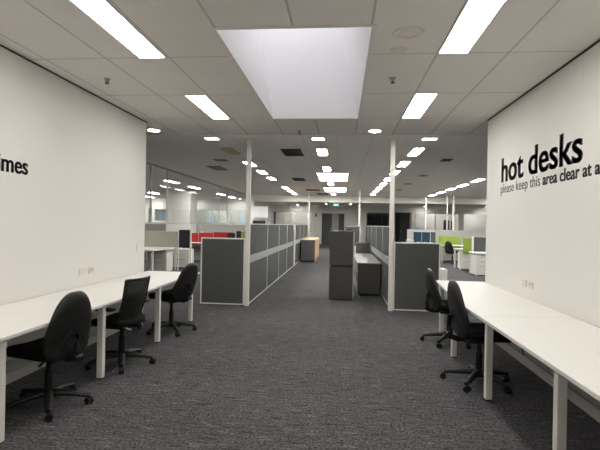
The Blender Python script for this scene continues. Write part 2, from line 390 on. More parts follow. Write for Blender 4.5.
for x in (-11.6, -8.2, -6.4): light(x-.8, x+.8, YFL+1.0, YFL+1.5, 'added unseen light inside the glazed room on the far left, %s' % {-11.6: 'left of the column', -8.2: 'right of the column', -6.4: 'nearest the left pole'}[x], 'added lights inside far rooms')  # out of view, added to brighten the far left rooms

def vent(x0, x1, y0, y1, label, m='vent', n=6):
    t = thing('ceiling_vent', label, 'vent', ((x0+x1)/2, (y0+y1)/2, H), 0, 'air vents in the ceiling'); hx, hy = (x1-x0)/2, (y1-y0)/2
    MB().box(-hx, hx, -hy, hy, -.004, -.0005).build('backing', m, t)
    b = MB(); e = .02
    b.box(-hx, hx, -hy, -hy+e, -.012, -.004).box(-hx, hx, hy-e, hy, -.012, -.004).box(-hx, -hx+e, -hy+e, hy-e, -.012, -.004).box(hx-e, hx, -hy+e, hy-e, -.012, -.004)
    b.build('frame', m, t)
    b = MB()
    for k in range(n):
        y = -hy + (k+.5)*2*hy/n; b.box(-hx+e, hx-e, y-.012, y+.012, -.010, -.004)
    b.build('slat', m, t, kind='stuff')
vent(-1.25, -.84, 9.05, 9.95, 'dark square air vent in the ceiling nearest beyond the skylight')
vent(-1.64, -1.24, 14.7, 15.6, 'second dark air vent straight beyond the nearest dark one')
vent(-1.55, -.95, 19.3, 20.0, 'third dark air vent near the far left pole top'); vent(-1.2, -.65, 21.8, 22.5, 'farthest dark air vent before the bulkhead')
vent(-2.44, -2.20, 8.95, 9.75, 'beige air grille left of the pole on the left partition', 'ventb')
vent(-3.6, -3.2, 11.8, 12.7, 'grey air vent left beyond the beige grille', 'ventg'); vent(-3.05, -2.75, 10.55, 10.85, 'small grey vent between the beige grille and larger grey vent', 'ventg')
for i, (x, y) in enumerate(((2.2, 10.3), (2.25, 13.5), (2.2, 16.2), (2.25, 19.0))):
    vent(x, x+.22, y, y+.35, '%s small dark vent in the ceiling between the two right light rows' % ordw[i], 'ventg' if i else 'vent')
def ring(x, y, r, label, name='ceiling_speaker'):
    o = MB().lathe([(r*.62, -.0005), (r*.66, -.006), (r*.95, -.008), (r, -.0005)], (x, y, H), 40).lathe([(.001, -.006), (r*.5, -.006), (r*.54, -.001)], (x, y, H), 32).build(name, 'ringm', None, True)
    tag(o, label, 'speaker')
ring(.49, 3.62, .125, 'larger faint round ceiling plate right of the skylight'); ring(.46, 3.96, .075, 'smaller faint round ceiling plate right of the skylight')
def sprinkler(x, y, label):
    t = thing('sprinkler', label, 'sprinkler', (x, y, H), 0, 'ceiling sprinklers')
    MB().lathe([(.001, -.001), (.035, -.001), (.032, -.008), (.012, -.010), (.010, -.03), (.001, -.03)]).build('escutcheon', 'ventg', t, True)
    MB().cyl((0, 0, -.02), (0, 0, -.05), .006).box(-.018, -.014, -.004, .004, -.05, -.02).box(.014, .018, -.004, .004, -.05, -.02).cyl((0, 0, -.05), (0, 0, -.054), .022).build('head', 'vent', t)
sprinkler(-2.5, 4.63, 'dark sprinkler head in the ceiling near the left wall'); sprinkler(.49, 4.7, 'dark sprinkler head right of the skylight'); sprinkler(-.70, 7.3, 'sprinkler head just beyond the skylight')

# exit sign under the ceiling
ex = thing('exit_sign', 'small green exit sign hanging above the far grey doors', 'sign', (-.38, 30, 2.72))
MB().box(-.2, .2, -.02, .02, 0, .17, .004).build('casing', 'teal', ex)
MB().cyl((-.15, 0, .17), (-.15, 0, H-2.721), .006).cyl((.15, 0, .17), (.15, 0, H-2.721), .006).build('hanger', 'white', ex)
b = MB(); b.cyl((-.03, -.026, .135), (-.03, -.021, .135), .016).tube([(-.035, -.024, .115), (-.055, -.024, .075)], .013, 6).tube([(-.055, -.024, .075), (-.03, -.024, .055), (-.05, -.024, .025)], .009, 6).tube([(-.055, -.024, .075), (-.08, -.024, .055), (-.10, -.024, .06)], .009, 6).tube([(-.035, -.024, .115), (-.01, -.024, .09)], .007, 6).tube([(-.035, -.024, .115), (-.07, -.024, .10)], .007, 6)
b.build('running_figure', 'exitw', ex)
b = MB(); b.box(.03, .10, -.026, -.021, .075, .095); t = bmesh.new(); v = [t.verts.new(p) for p in ((.10, -.0235, .055), (.15, -.0235, .085), (.10, -.0235, .115))]; t.faces.new(v); b.merge(t); b.build('arrow', 'exitw', ex)

# structural columns, poles -----------------------------------------
o = MB().box(-7.9, -6.8, 20.0, 21.0, 0, H-.001, .01).build('column', 'wall'); tag(o, 'thick off-white square column behind the hanging glass on the left', 'column')
def pole(x, y, label, s=.1, group='white service poles'):
    t = thing('service_pole', label, 'pole', (x, y, 0), 0, group)
    MB().box(-s/2, s/2, -s/2, s/2, .004, H-.014, .004).build('post', 'white', t)
    MB().box(-s/2-.006, s/2+.006, -s/2-.006, s/2+.006, H-.014, H-.001).build('ceiling_cap', 'white', t)
pole(-1.665, 8.05, 'tall white service pole at the near corner of the left partition', .075)
pole(.868, 8.05, 'tall white service pole at the near corner of the right partition', .075)
pole(-1.535, 21.35, 'white service pole behind the dark cabinet with the wooden top', .08)
pole(.74, 19.3, 'white service pole far along the right partition', .08)
pole(4.78, 21.3, 'left one of the white pole pair beyond the green screens', .05); pole(5.06, 21.3, 'right, thicker one of the white pole pair beyond the green screens', .075)
pole(4.10, 22.8, 'thin white pole before the bulkhead on the right', .045)

# hanging glass on the left ------------------------------------------
gp = thing('glass_screen', 'tall clear glass screen with thin grey mullions hanging from the ceiling on the left', 'glass screen', (-4.9, 0, 0))
ys = [8.4, 11.35, 12.45, 18.0, 19.2, 23.3]
b = MB()
b.box(-.025, .025, ys[0], ys[-1], H-.05, H-.001).box(-.015, .015, ys[0], ys[-1], 1.42, 1.45); b.build('head_and_sill_rail', 'pale', gp)
for y in ys: MB().box(-.02, .02, y-.02, y+.02, 1.45, H-.05).build('mullion', 'alu', gp)
for y0, y1 in zip(ys, ys[1:]): MB().box(-.005, .005, y0+.02, y1-.02, 1.45, H-.05).build('pane', 'glass', gp)

# ------------------------------------------------------------ hot desks
def desk(name, x_wall, sg, y0, y1, label):
    t = thing(name, label, 'desk', (x_wall, y0, 0)); D = .83; L = y1-y0
    xa, xb = sorted((sg*.012, sg*D))
    if sg > 0: MB().box(xa, xb, 0, L, .695, .72, .003).build('worktop', 'desk', t)
    else:   # far end of the right bench tapers towards the wall
        P = [(-.012, 0), (-.012, L), (-.665, L), (-.825, 5.75), (-.838, 0)]
        q = bmesh.new(); lo = [q.verts.new((x, y, .695)) for x, y in P]; hi = [q.verts.new((x, y, .72)) for x, y in P]
        q.faces.new(lo[::-1]); q.faces.new(hi)
        for i in range(5): q.faces.new((lo[i], lo[(i+1) % 5], hi[(i+1) % 5], hi[i]))
        bmesh.ops.bevel(q, geom=list(q.edges), offset=.0025, segments=1, affect='EDGES')
        MB().merge(q).build('worktop', 'desk', t)
    return t, D
def leg(t, x, y, s=.055, h=.694): 
    l = MB().box(x-s/2, x+s/2, y-s/2, y+s/2, .012, h, .004).build('leg', 'white', t)
    MB().box(x-s/2+.006, x+s/2-.006, y-s/2+.006, y+s/2-.006, 0, .012).build('foot_pad', 'plast', l)
t, D = desk('hot_desk', XL, 1, -1.0, 6.78, 'long white hot desk bench fixed along the left wall')
for y in (.25, 1.55, 2.80, 4.08, 5.40, 6.62): leg(t, .745, y+1.0)
b = MB()
for y in (.25, 1.55, 2.85, 4.08, 5.40, 6.62): b.box(.014, .715, y+1-.02, y+1+.02, .65, .69)
b.box(.60, .64, .1, 7.65, .655, .69).box(.10, .14, .1, 7.65, .655, .69); b.build('underframe', 'white', t)
b = MB(); 
for y in (1.55, 4.12): b.box(.014, .82, 1+y-.0012, 1+y+.0012, .7200, .7204)
b.build('joint_line', 'rail', t)
t, D = desk('hot_desk', XR, -1, -1.0, 6.60, 'long white hot desk bench fixed along the right wall')
for y in (.45, 1.60, 2.76, 4.04, 5.32, 6.50): leg(t, {6.50: -.60, 5.32: -.715}.get(y, -.735), y+1.0)
b = MB()
for y in (.45, 1.60, 2.76, 4.04, 5.32, 6.50): b.box(-.57, -.014, y+1-.02, y+1+.02, .65, .69)
b.box(-.56, -.52, .1, 7.5, .655, .69).box(-.14, -.10, .1, 7.5, .655, .69); b.build('underframe', 'white', t)
b = MB()
for y in (1.75, 4.05): b.box(-.76, -.014, 1+y-.0012, 1+y+.0012, .7200, .7204)
b.build('joint_line', 'rail', t)

# wall sockets
def socket(x, sg, y, z, label, holes):
    t = thing('wall_socket', label, 'socket', (x, y, z), 0, 'wall sockets above the desks')
    xa, xb = sorted((0.0005*sg, .009*sg)); MB().box(xa, xb, -.058, .058, -.037, .037, .003).build('plate', 'socket', t)
    xa, xb = sorted((.009*sg, .011*sg))
    if holes:
        b = MB()
        for dy, dz in ((-.03, .008), (-.018, .008), (-.024, -.010), (.018, .008), (.030, .008), (.024, -.010)): b.box(xa, xb, dy-.002, dy+.002, dz-.006, dz+.006)
        b.build('socket_hole', 'sockhole', t, kind='stuff')
        MB().box(xa, xb+.001, -.004, .004, .016, .028).build('switch', 'white', t)
    else: 
        b = MB().box(xa, xb, -.022, -.006, -.008, .008).box(xa, xb, .006, .022, -.008, .008); b.build('data_port', 'white', t)
socket(XL, 1, 4.99, .885, 'left plate of the two power plates on the left wall', False); socket(XL, 1, 5.19, .885, 'right plate of the two power plates on the left wall', True)
socket(XR, -1, 5.20, .88, 'left plate of the two power plates on the right wall', False); socket(XR, -1, 5.03, .88, 'right plate of the two power plates on the right wall', True)

t = thing('light_switch', 'small white light switch near the far end of the left wall', 'switch', (XL, 6.42, 1.10))
MB().box(.0005, .008, -.036, .036, -.058, .058, .003).build('plate', 'wall', t); MB().box(.008, .012, -.006, .006, -.012, .012, .001).build('rocker', 'white', t)
# ------------------------------------------------------------ lettering
def text_mesh(txt, off, ext=.004):
    cu = bpy.data.curves.new('t', 'FONT'); cu.body = txt; cu.size = 1; cu.offset = off; cu.extrude = ext
    o = bpy.data.objects.new('t', cu); C.objects.link(o); bpy.context.view_layer.update()
    me = bpy.data.meshes.new_from_object(o.evaluated_get(bpy.context.evaluated_depsgraph_get()))
    bpy.data.objects.remove(o); bpy.data.curves.remove(cu); return me
def bbox(me):
    xs = [v.co.x for v in me.vertices]; ys_ = [v.co.y for v in me.vertices]; return min(xs), max(xs), min(ys_), max(ys_)
def word(txt, name, off, sx, sy, wall, y_start, z0, m, parent):
    me = text_mesh(txt, min(off, .012)); x0 = bbox(me)[0]
    if off > .012:
        bb = bmesh.new()
        for dx in (-off*.8, 0, off*.8):
            n0 = len(bb.verts); bb.from_mesh(me); bb.verts.ensure_lookup_table()
            for v in bb.verts[n0:]: v.co.x += dx
        bb.to_mesh(me); bb.free()
    sg = -1 if wall > 0 else 1
    for v in me.vertices:
        x, y, z = v.co
        v.co = Vector((0, sg*(x-x0)*sx, y*sy)) + Vector(((z+.004)*.25*sg + sg*.0003, 0, 0))
    me.materials.clear(); me.materials.append(MT[m])
    o = bpy.data.objects.new(name, me); C.objects.link(o); o.parent = parent
    o.location = (0, y_start-parent.location.y, z0-parent.location.z); return o
def width(txt, off): q = bbox(text_mesh(txt, off)); return q[1]-q[0]
def xh(off): q = bbox(text_mesh('x', off)); return q[3]
sl = thing('wall_slogan', 'black lettering reading hot desks with a smaller line below, on the right wall', 'lettering', (XR, 5.0, 2.0))
B1 = .028
def words(txt, off, sx, sy, y_start, z0, m, parent):
    ws = txt.split(' '); x0 = bbox(text_mesh(ws[0], 0))[0]
    for k, q in enumerate(ws):
        xa = bbox(text_mesh(' '.join(ws[:k+1]), 0))[1] - width(q, 0) - x0
        word(q, 'word', off, sx, sy, 1, y_start - xa*sx, z0, m, parent)
words('please keep this', .0, 1.15/width('please keep this', 0), .074/xh(0), 6.01, 1.915, 'letter2', sl)
words('hot desks', B1, 1.96/width('hot desks', B1), .205/xh(B1), 5.99, 2.055, 'letter', sl)
sxx = .72/width('area clear', .02)
words('area clear at all times', .017, sxx, .078/xh(.02), 4.80, 1.915, 'letter', sl)
sl2 = thing('wall_slogan', 'black bold lettering ending in times at the edge of the left wall', 'lettering', (XL, 4.0, 2.0))
sw = .47/width('times', .024)
word('times', 'word', .024, sw, .108/xh(.024), -1, 4.065-.47, 1.895, 'letter2', sl2)

# ------------------------------------------------------------ partitions
def return_panel(x0, x1, y, h, label):
    t = thing('partition_screen', label, 'partition', ((x0+x1)/2, y, 0), 0, 'low grey screens at the aisle ends'); w = (x1-x0)/2; e = .022; d = .03
    MB().box(-w+e, w-e, -d+.006, d-.006, .04, h-e).build('fabric_panel', 'fab', t)
    MB().box(-w, -w+e, -d, d, .02, h).box(w-e, w, -d, d, .02, h).box(-w+e, w-e, -d, d, h-e, h).box(-w+e, w-e, -d, d, .02, .04).build('frame', 'white', t)
    MB().box(-w+.02, -w+.05, -.02, .02, 0, .02).box(w-.05, w-.02, -.02, .02, 0, .02).build('foot', 'plast', t)
return_panel(-2.51, -1.708, 8.05, 1.21, 'low grey fabric screen with white frame left of the left service pole')
return_panel(.912, 1.70, 8.05, 1.20, 'low grey fabric screen with white frame right of the right service pole')
def run(x, y0, ys, label, h=1.475):
    t = thing('office_partition', label, 'partition', (x, y0, 0)); d = .03; e = .02
    pts = [y0]+ys
    for a, c in zip(pts, pts[1:]):
        a -= y0; c -= y0
        MB().box(-d+.006, d-.006, a+e, c-e, .05, .755).build('lower_panel', 'fab', t)
        MB().box(-d+.006, d-.006, a+e, c-e, .905, h-.02).build('upper_panel', 'fab', t)
        MB().box(-d-.004, d+.004, a+e, c-e, .76, .90, .003).build('cable_rail', 'rail', t)
        fb = MB(); fb.box(-d, d, a, a+e, .02, h).box(-d, d, c-e, c, .02, h).box(-d, d, a+e, c-e, h-.02, h).box(-d, d, a+e, c-e, .02, .05)
        fb.build('frame', 'alu', t)
    b = MB()
    for q in pts[:-1]: b.box(-.02, .02, q-y0+.05, q-y0+.09, 0, .02)
    b.build('foot', 'plast', t); return t
run(-1.665, 8.11, [10.1, 11.97, 13.8, 15.65], 'tall dark grey panelled partition run on the left of the aisle')
run(-1.665, 16.25, [18.1, 20.0, 21.9, 23.3], 'farther dark grey partition run on the left beside the wooden topped cabinet')
run(.895, 8.11, [9.75, 11.5, 13.3, 15.1, 16.6], 'tall dark grey panelled partition run on the right behind the low cabinet')
o = MB().box(-1.73, -1.62, 15.9, 16.1, 0, 1.47, .004).build('partition_post', 'white'); tag(o, 'short white end post between the two left partition runs', 'post')
o = MB().box(-1.80, -1.745, 15.75, 16.0, 0, 1.25, .004).build('end_panel', 'fab'); 
bpy.data.objects.remove(o)
o = MB().box(-1.69, -1.64, 15.68, 15.86, 0, 1.30, .004).build('end_panel', 'doord'); tag(o, 'narrow dark upright panel before the short white end post', 'panel')
run(.70, 17.0, [18.6, 20.4], 'pale topped far partition run on the right behind the pole')

# ------------------------------------------------------------ cabinets
def cabinet(name, x0, x1, y0, y1, h, label, body='cab', ndoor=2, top=None, door_m='cab', side='front', grp=None, nd=0):
    t = thing(name, label, 'cabinet', ((x0+x1)/2, (y0+y1)/2, 0), 0, grp); hx, hy = (x1-x0)/2, (y1-y0)/2; tp = .02
    MB().box(-hx, hx, -hy, hy, .03, h-tp, .003).build('body', body, t)
    MB().box(-hx-.004, hx+.004, -hy-.004, hy+.004, h-tp, h, .003).build('top', top or body, t)
    MB().box(-hx+.03, hx-.03, -hy+.03, hy-.03, 0, .03).build('plinth', 'plast', t)
    return t, hx, hy
# tall stacked filing cabinet beside the aisle
for z0, z1, lb in ((0, .665, 'lower charcoal filing cabinet of the stack standing in the aisle'), (.67, 1.36, 'upper charcoal filing cabinet, stacked on another in the aisle')):
    t = thing('filing_cabinet', lb, 'cabinet', (.02, 9.33, z0), math.radians(-3)); hh = z1-z0
    MB().box(-.23, .23, -.30, .30, .015, hh-.015, .004).build('body', 'cab', t)
    MB().box(-.20, .235, -.305, .305, hh-.015, hh, .003).build('top', 'cab', t)
    MB().box(-.21, .21, -.28, .28, 0, .015).build('plinth', 'plast', t)
    for k in range(2):
        q = MB().box(.2305, .245, -.285, .285, .03+k*(hh-.05)/2, .02+(k+1)*(hh-.05)/2, .003).build('drawer', 'cabside', t)
        MB().box(.246, .258, -.06, .06, .03+(k+.6)*(hh-.05)/2, .03+(k+.6)*(hh-.05)/2+.02, .003).build('handle', 'chrome', q)
# low credenza against the right partition
t = thing('credenza', 'low charcoal sideboard with grey top against the right partition', 'cabinet', (.60, 11.6, 0))
MB().box(-.24, .23, -1.92, 2.1, .04, .67, .004).build('body', 'cab', t)
MB().box(-.26, .245, -1.94, 2.12, .67, .695, .004).build('top', 'cabtop', t)
MB().box(-.20, .20, -1.88, 2.05, 0, .04).build('plinth', 'plast', t)
for k in range(4):
    a = -1.91+k*1.0; q = MB().box(-.256, -.2405, a+.005, a+.99, .05, .665, .002).build('door', 'cabside', t)
    MB().box(-.275, -.257, a+.06, a+.08, .3, .48, .003).build('handle', 'chrome', q)
t = thing('storage_box', 'dark box standing on the far end of the low sideboard', 'box', (.62, 13.3, .695))
MB().box(-.20, .20, -.2, .2, .0005, .26, .006).build('body', 'cab', t); MB().box(-.205, .205, -.205, .205, .26, .285, .004).build('lid', 'fab', t)
tag(MB().box(.35, .40, 12.6, 12.85, .6955, .90, .004).build('paper_tray', 'white'), 'small white upright tray on the edge of the low sideboard', 'tray')
t, hx, hy = cabinet('tall_cabinet', .14, .60, 15.6, 16.6, 1.45, 'tall grey cabinet behind the stacked filing cabinets', 'fab', top='rail')
MB().box(-.17, -.0, -hy-.016, -hy-.001, 1.1, 1.36, .003).build('label_holder', 'black', t)
for k in (0, 1):
    q = MB().box(-hx+.005+k*hx, -.005+k*hx, -hy-.016, -hy-.001, .05, 1.05, .003).build('door', 'fab', t)
# dark cabinet with wooden top, left of aisle
t, hx, hy = cabinet('desk_cabinet', -1.58, -1.03, 17.95, 21.2, .885, 'dark cabinet with a beech top standing against the left partition', 'doord', top='wood')
MB().box(-hx+.01, hx-.01, -hy-.014, -hy-.001, .05, .85, .003).build('end_panel', 'doord', t)
q = MB().box(hx+.001, hx+.016, -hy+.005, -hy+1.6, .04, .86, .003).build('side_panel', 'wood', t)
q = MB().box(hx+.001, hx+.016, -hy+1.61, hy-.005, .04, .86, .003).build('side_panel', 'wood', t)

# ------------------------------------------------------------ pedestals
def pedestal(x, y, rz, label, w=.42, d=.55, h=.61, m='ped', nd=3):
    t = thing('pedestal', label, 'drawer unit', (x, y, 0), rz, 'white drawer units')
    MB().box(-w/2, w/2, -d/2+.018, d/2, .02, h, .006).build('body', m, t)
    MB().box(-w/2+.03, w/2-.03, -d/2+.05, d/2-.03, 0, .02).build('plinth', 'plast', t)
    hs = [.5, .25, .25][:nd] if nd == 3 else [1.0]; z = .03
    for q in hs:
        dz = q*(h-.04); p = MB().box(-w/2+.004, w/2-.004, -d/2, -d/2+.017, z+.004, z+dz-.004, .003).build('drawer', m, t); z += dz
        MB().box(-w*.3, w*.3, -d/2-.006, -d/2-.0005, z-.035, z-.022).build('handle', 'rail', p)
    return t
pedestal(-5.33, 13.1, 0, 'white drawer unit under the beige screen desk, left one', .58, .5, .61, 'white')
pedestal(-5.18, 14.55, 0, 'white drawer unit right behind the left one, under the dark panel', .62, .5, .61, 'white')
pedestal(4.42, 16.68, 0, 'white drawer unit under the far green screens, left of the other', .42, .6, .61, 'white')
pedestal(4.38, 14.78, 0, 'white three drawer unit at the edge of the right wall, under the dark screen', .48, .6, .61, 'white')
tag(MB().box(2.55, 2.88, 12.7, 13.1, .0, .33, .006).build('bin', 'white'), 'low white box on the floor behind the right low screen', 'box')

# ------------------------------------------------------------ desks and screens in the background
def screen(x0, x1, y, z0, z1, m, label, cat='screen', t_=.035, fr=True, name='desk_screen', grp=None):
    t = thing(name, label, cat, ((x0+x1)/2, y, z0), 0, grp); w = (x1-x0)/2
    MB().box(-w, w, -t_/2, t_/2, .0005, z1-z0-.012, .003).build('panel', m, t)
    MB().box(-w, w, -t_/2-.002, t_/2+.002, z1-z0-.012, z1-z0).build('top_trim', 'alu' if m in ('fab', 'pale', 'beige') else m, t)
    return t
def bg_desk(x0, x1, y0, y1, label, z=.72):
    t = thing('office_desk', label, 'desk', ((x0+x1)/2, (y0+y1)/2, 0), 0, 'white desks further back'); hx, hy = (x1-x0)/2, (y1-y0)/2
    MB().box(-hx, hx, -hy, hy, z-.025, z, .003).build('worktop', 'desk', t)
    for sx in (-1, 1):
        for sy in (-1, 1): MB().box(sx*(hx-.05)-.025, sx*(hx-.05)+.025, sy*(hy-.05)-.025, sy*(hy-.05)+.025, 0, z-.026).build('leg', 'white', t)
bg_desk(-6.6, -4.95, 11.7, 13.5, 'white desk below the beige screen, past the left wall')
screen(-6.5, -4.93, 13.42, .72, 1.20, 'beige', 'long beige screen at the end of the white desk on the left')
o = screen(-4.88, -4.55, 13.42, .72, 1.25, 'black', 'small black upright panel at the right end of the beige screen')
tag(MB().box(-4.92, -4.89, 13.40, 13.45, 0, 1.27, .003).build('screen_post', 'white'), 'white post between the beige screen and the black panel', 'post')
tag(MB().box(-4.54, -4.50, 13.40, 13.45, 0, 1.27, .003).build('screen_post', 'white'), 'white post right of the small black panel', 'post')
bg_desk(-7.6, -3.4, 16.6, 17.3, 'white desk in front of the red screens')
for i, (xa, xb, zt) in enumerate(((-6.15, -5.55, 1.07), (-5.53, -4.96, 1.09), (-4.94, -4.15, 1.12))):
    screen(xa, xb, 17.36, .60, zt, 'red', ['leftmost', 'middle', 'rightmost, widest'][i] + ' of the three red desk screens')
screen(-6.2, -3.6, 17.42, .0, .59, 'rail', 'grey modesty board below the red screens', 'board')
def monitor(x, y, z, w, h, label, rz=0):
    t = thing('monitor', label, 'monitor', (x, y, z), rz)
    MB().box(-w/2, w/2, -.015, .015, .08, .08+h, .005).build('screen', 'black', t)
    MB().box(-.02, .02, .016, .03, .01, .2).build('stand', 'plast', t); MB().box(-.11, .11, -.06, .10, 0.0005, .012, .003).build('base', 'plast', t)
monitor(-4.15, 17.0, .72, .30, .30, 'black monitor right of the red screens'); monitor(-3.90, 17.15, .72, .18, .38, 'narrow black monitor left of the pole')
bg_desk(-4.1, -2.2, 19.2, 19.9, 'white desk in front of the small green screen on the left')
screen(-4.55, -3.4, 20.0, 0, 1.10, 'green', 'small lime green screen seen left of the left pole')
screen(-6.6, -2.2, 21.5, 0, 1.41, 'pale', 'long pale grey screen behind the red screens'); screen(-11.5, -6.75, 21.5, 0, 1.41, 'pale', 'long pale grey screen behind the column on the left')
tag(MB().box(-11.9, -11.0, YFL-.4, YFL-.05, 0, 1.45, .01).build('side_cabinet', 'beige'), 'beige cabinet below the small far left window', 'cabinet')
# bright board and dark screen seen through the far glazing
t = thing('whiteboard', 'bright white board above the black cabinet, right of the left pole', 'whiteboard', (-6.25, 34.0, 0))
MB().box(-.5, .5, 0, .05, 1.85, 2.52, .004).build('board', 'board', t); MB().box(-.42, -.38, .0, .05, 0, 1.85).box(.38, .42, .0, .05, 0, 1.85).build('leg', 'alu', t)
for ch in t.children: pass
t.location = (-4.88, 27.0, 0)
MB().box(-.4, .36, -.12, -.02, 1.40, 1.66, .004).build('tray_cover', 'black', t)

# right: blue, green, dark, beige
screen(2.95, 6.8, 20.9, 0, 1.35, 'pale', 'long beige screen behind the blue and green screens')
bg_desk(2.9, 4.0, 18.9, 19.8, 'white desk in front of the blue screens')
for i, (xa, xb) in enumerate(((3.05, 3.38), (3.40, 3.73))): screen(xa, xb, 19.7, .72, 1.25, 'blue', ['left', 'right'][i]+' half of the dark blue desk screen')
screen(3.76, 3.95, 19.68, .72, 1.27, 'fab', 'narrow dark grey screen right of the blue ones')
tag(MB().box(2.60, 2.85, 18.3, 18.7, .0, .95, .006).build('printer', 'ped'), 'pale office machine left of the blue screens', 'printer')
for i, x in enumerate((3.1, 3.35, 3.58)): tag(MB().box(x, x+.14, 19.0, 19.2, .7205, .84, .006).build('desk_organiser', 'white'), '%s small white organiser on the desk before the blue screens' % ordw[i], 'organiser')
bg_desk(4.15, 5.7, 19.45, 20.25, 'white desk behind the far black chair'); screen(4.2, 5.15, 20.3, .58, 1.08, 'green', 'lime green screen behind the far black chair')
screen(4.22, 4.74, 16.30, .58, 1.10, 'green', 'lime green screen hung on the desk edge above the left white drawer unit')
bg_desk(4.10, 5.6, 16.34, 17.2, 'white desk above the left white drawer unit on the right')
bg_desk(4.12, 5.6, 14.46, 15.25, 'white desk at the edge of the right wall', .70)
screen(4.30, 5.2, 15.3, .62, 1.18, 'fab', 'dark grey screen at the edge of the right wall')
tag(MB().box(4.24, 4.29, 15.28, 15.32, 0, 1.19, .003).build('screen_post', 'white'), 'white post left of the dark grey screen by the right wall', 'post')
# dark screens on the far wall, right
tag(MB().box(7.72, 8.15, YF+.5, YF+.55, 1.1, 2.0, .01).build('wall_screen', 'black'), 'dark screen behind the far window right of the pole pair, left one', 'screen')
tag(MB().box(8.25, 8.5, YF+.5, YF+.55, 1.2, 1.95, .01).build('wall_screen', 'black'), 'dark screen behind the far window right of the pole pair, right one', 'screen')

# ------------------------------------------------------------ chairs
def sgnp(v, p): return math.copysign(abs(v)**p, v)
def pad(w, h, th, top=.75, p=.78, ridges=False, curve=.35, seg=48, rings=10, lumb=.02):
    """upright padded back; local x across, z up (0..h), front = +y, rear = -y"""
    b = bmesh.new(); grid = {}
    def shape(rr, a):
        cz = sgnp(math.sin(a), p if math.sin(a) > 0 else .46); cx = sgnp(math.cos(a), p if math.sin(a) > 0 else .46)
        X = rr*cx; Z = rr*cz; k = 1-(1-top)*max(0, (Z+.35)/1.35)**1.3 
        return X*k*w/2, Z*h/2
    for side in (1, -1):
        for i in range(rings+1):
            rr = math.sin(PI/2*i/rings)
            n = 1 if i == 0 else seg
            for k in range(n):
                a = 2*PI*k/seg; x, z = shape(rr, a)
                d = th/2*(max(0, 1-rr**5))**.5
                y = side*d + curve*x*x
                zz = z/h  # -.5.. .5
                y += lumb*math.exp(-((zz+.22)/.2)**2)
                if ridges and side < 0 and rr < .97:
                    arc = zz + .9*x*x/(w*w) + .14
                    fade = max(0, 1-abs(arc+.02)/.16)*max(0, 1-(abs(x)/(w*.36))**4)
                    y -= .015*fade*math.sin(arc*2*PI/.062)
                grid[(side, i, k)] = None if (i == rings and side < 0) else b.verts.new((x, y, z + h/2))
    for k in range(seg): grid[(-1, rings, k)] = grid[(1, rings, k)]
    for side in (1, -1):
        for i in range(rings):
            for k in range(seg):
                k2 = (k+1) % seg
                if i == 0: b.faces.new((grid[(side, 0, 0)], grid[(side, 1, k)], grid[(side, 1, k2)]))
                else: b.faces.new((grid[(side, i, k)], grid[(side, i+1, k)], grid[(side, i+1, k2)], grid[(side, i, k2)]))
    return b
def seat_bm(w=.49, d=.47, th=.095, seg=48, rings=9):
    b = bmesh.new(); g = {}
    for side in (1, -1):
        for i in range(rings+1):
            rr = math.sin(PI/2*i/rings)
            for k in range(1 if i == 0 else seg):
                a = 2*PI*k/seg; x = rr*sgnp(math.cos(a), .62)*w/2; y = rr*sgnp(math.sin(a), .62)*d/2
                x *= 1+.06*y/d
                z = side*th/2*(max(0, 1-rr**7))**.5*(1 if side > 0 else .8)
                z += -.09*max(0, (y-.08))**1.3 + .03*(abs(x)/(w/2))**2*(1 if side > 0 else .4) - .012
                g[(side, i, k)] = None if (i == rings and side < 0) else b.verts.new((x, y, z))
    for k in range(seg): g[(-1, rings, k)] = g[(1, rings, k)]
    for side in (1, -1):
        for i in range(rings):
            for k in range(seg):
                k2 = (k+1) % seg
                if i == 0: b.faces.new((g[(side, 0, 0)], g[(side, 1, k)], g[(side, 1, k2)]))
                else: b.faces.new((g[(side, i, k)], g[(side, i+1, k)], g[(side, i+1, k2)], g[(side, i, k2)]))
    return b
def star_base(t, a0, R=.31):
    b = MB(); b.lathe([(.001, .135), (.038, .135), (.045, .115), (.045, .075), (.03, .068), (.001, .068)])
    ends = []
    for k in range(5):
        a = a0 + 2*PI*k/5; c, s_ = math.cos(a), math.sin(a)
        b.tube([(c*.03, s_*.03, .108), (c*.12, s_*.12, .104), (c*.22, s_*.22, .088), (c*R, s_*R, .072)], [.036, .032, .026, .020], 10, .8)
        ends.append((c*R, s_*R, a))
    b.build('star_base', 'plast', t, True)
    for i, (x, y, a) in enumerate(ends):
        ra = a + .9 + i*1.3; c, s_ = math.cos(ra), math.sin(ra); q = MB()
        for s in (-1, 1):
            o = Vector((c*s*.014, s_*s*.014, 0)); cen = Vector((x, y, .028))+o + Vector((-s_, c, 0))*.012
            q.cyl(cen - Vector((c, s_, 0))*.009, cen + Vector((c, s_, 0))*.009, .028, None, 20)
        q.cyl((x, y, .03), (x, y, .075), .007, None, 10)
        hood = Vector((x, y, .04)) + Vector((-s_, c, 0))*.012
        q.cyl(hood - Vector((c, s_, 0))*.006, hood+Vector((c, s_, 0))*.006, .022, None, 16)
        q.build('castor', 'plast', t, True)
def lift(t, z1):
    MB().cyl((0, 0, .13), (0, 0, .30), .032, .029, 20).build('gas_lift', 'plast', t, True)
    MB().cyl((0, 0, .30), (0, 0, z1-.05), .021, None, 16).build('gas_piston', 'plast', t, True)
    MB().box(-.09, .09, -.13, .10, z1-.055, z1-.012, .008).build('mechanism', 'plast', t)
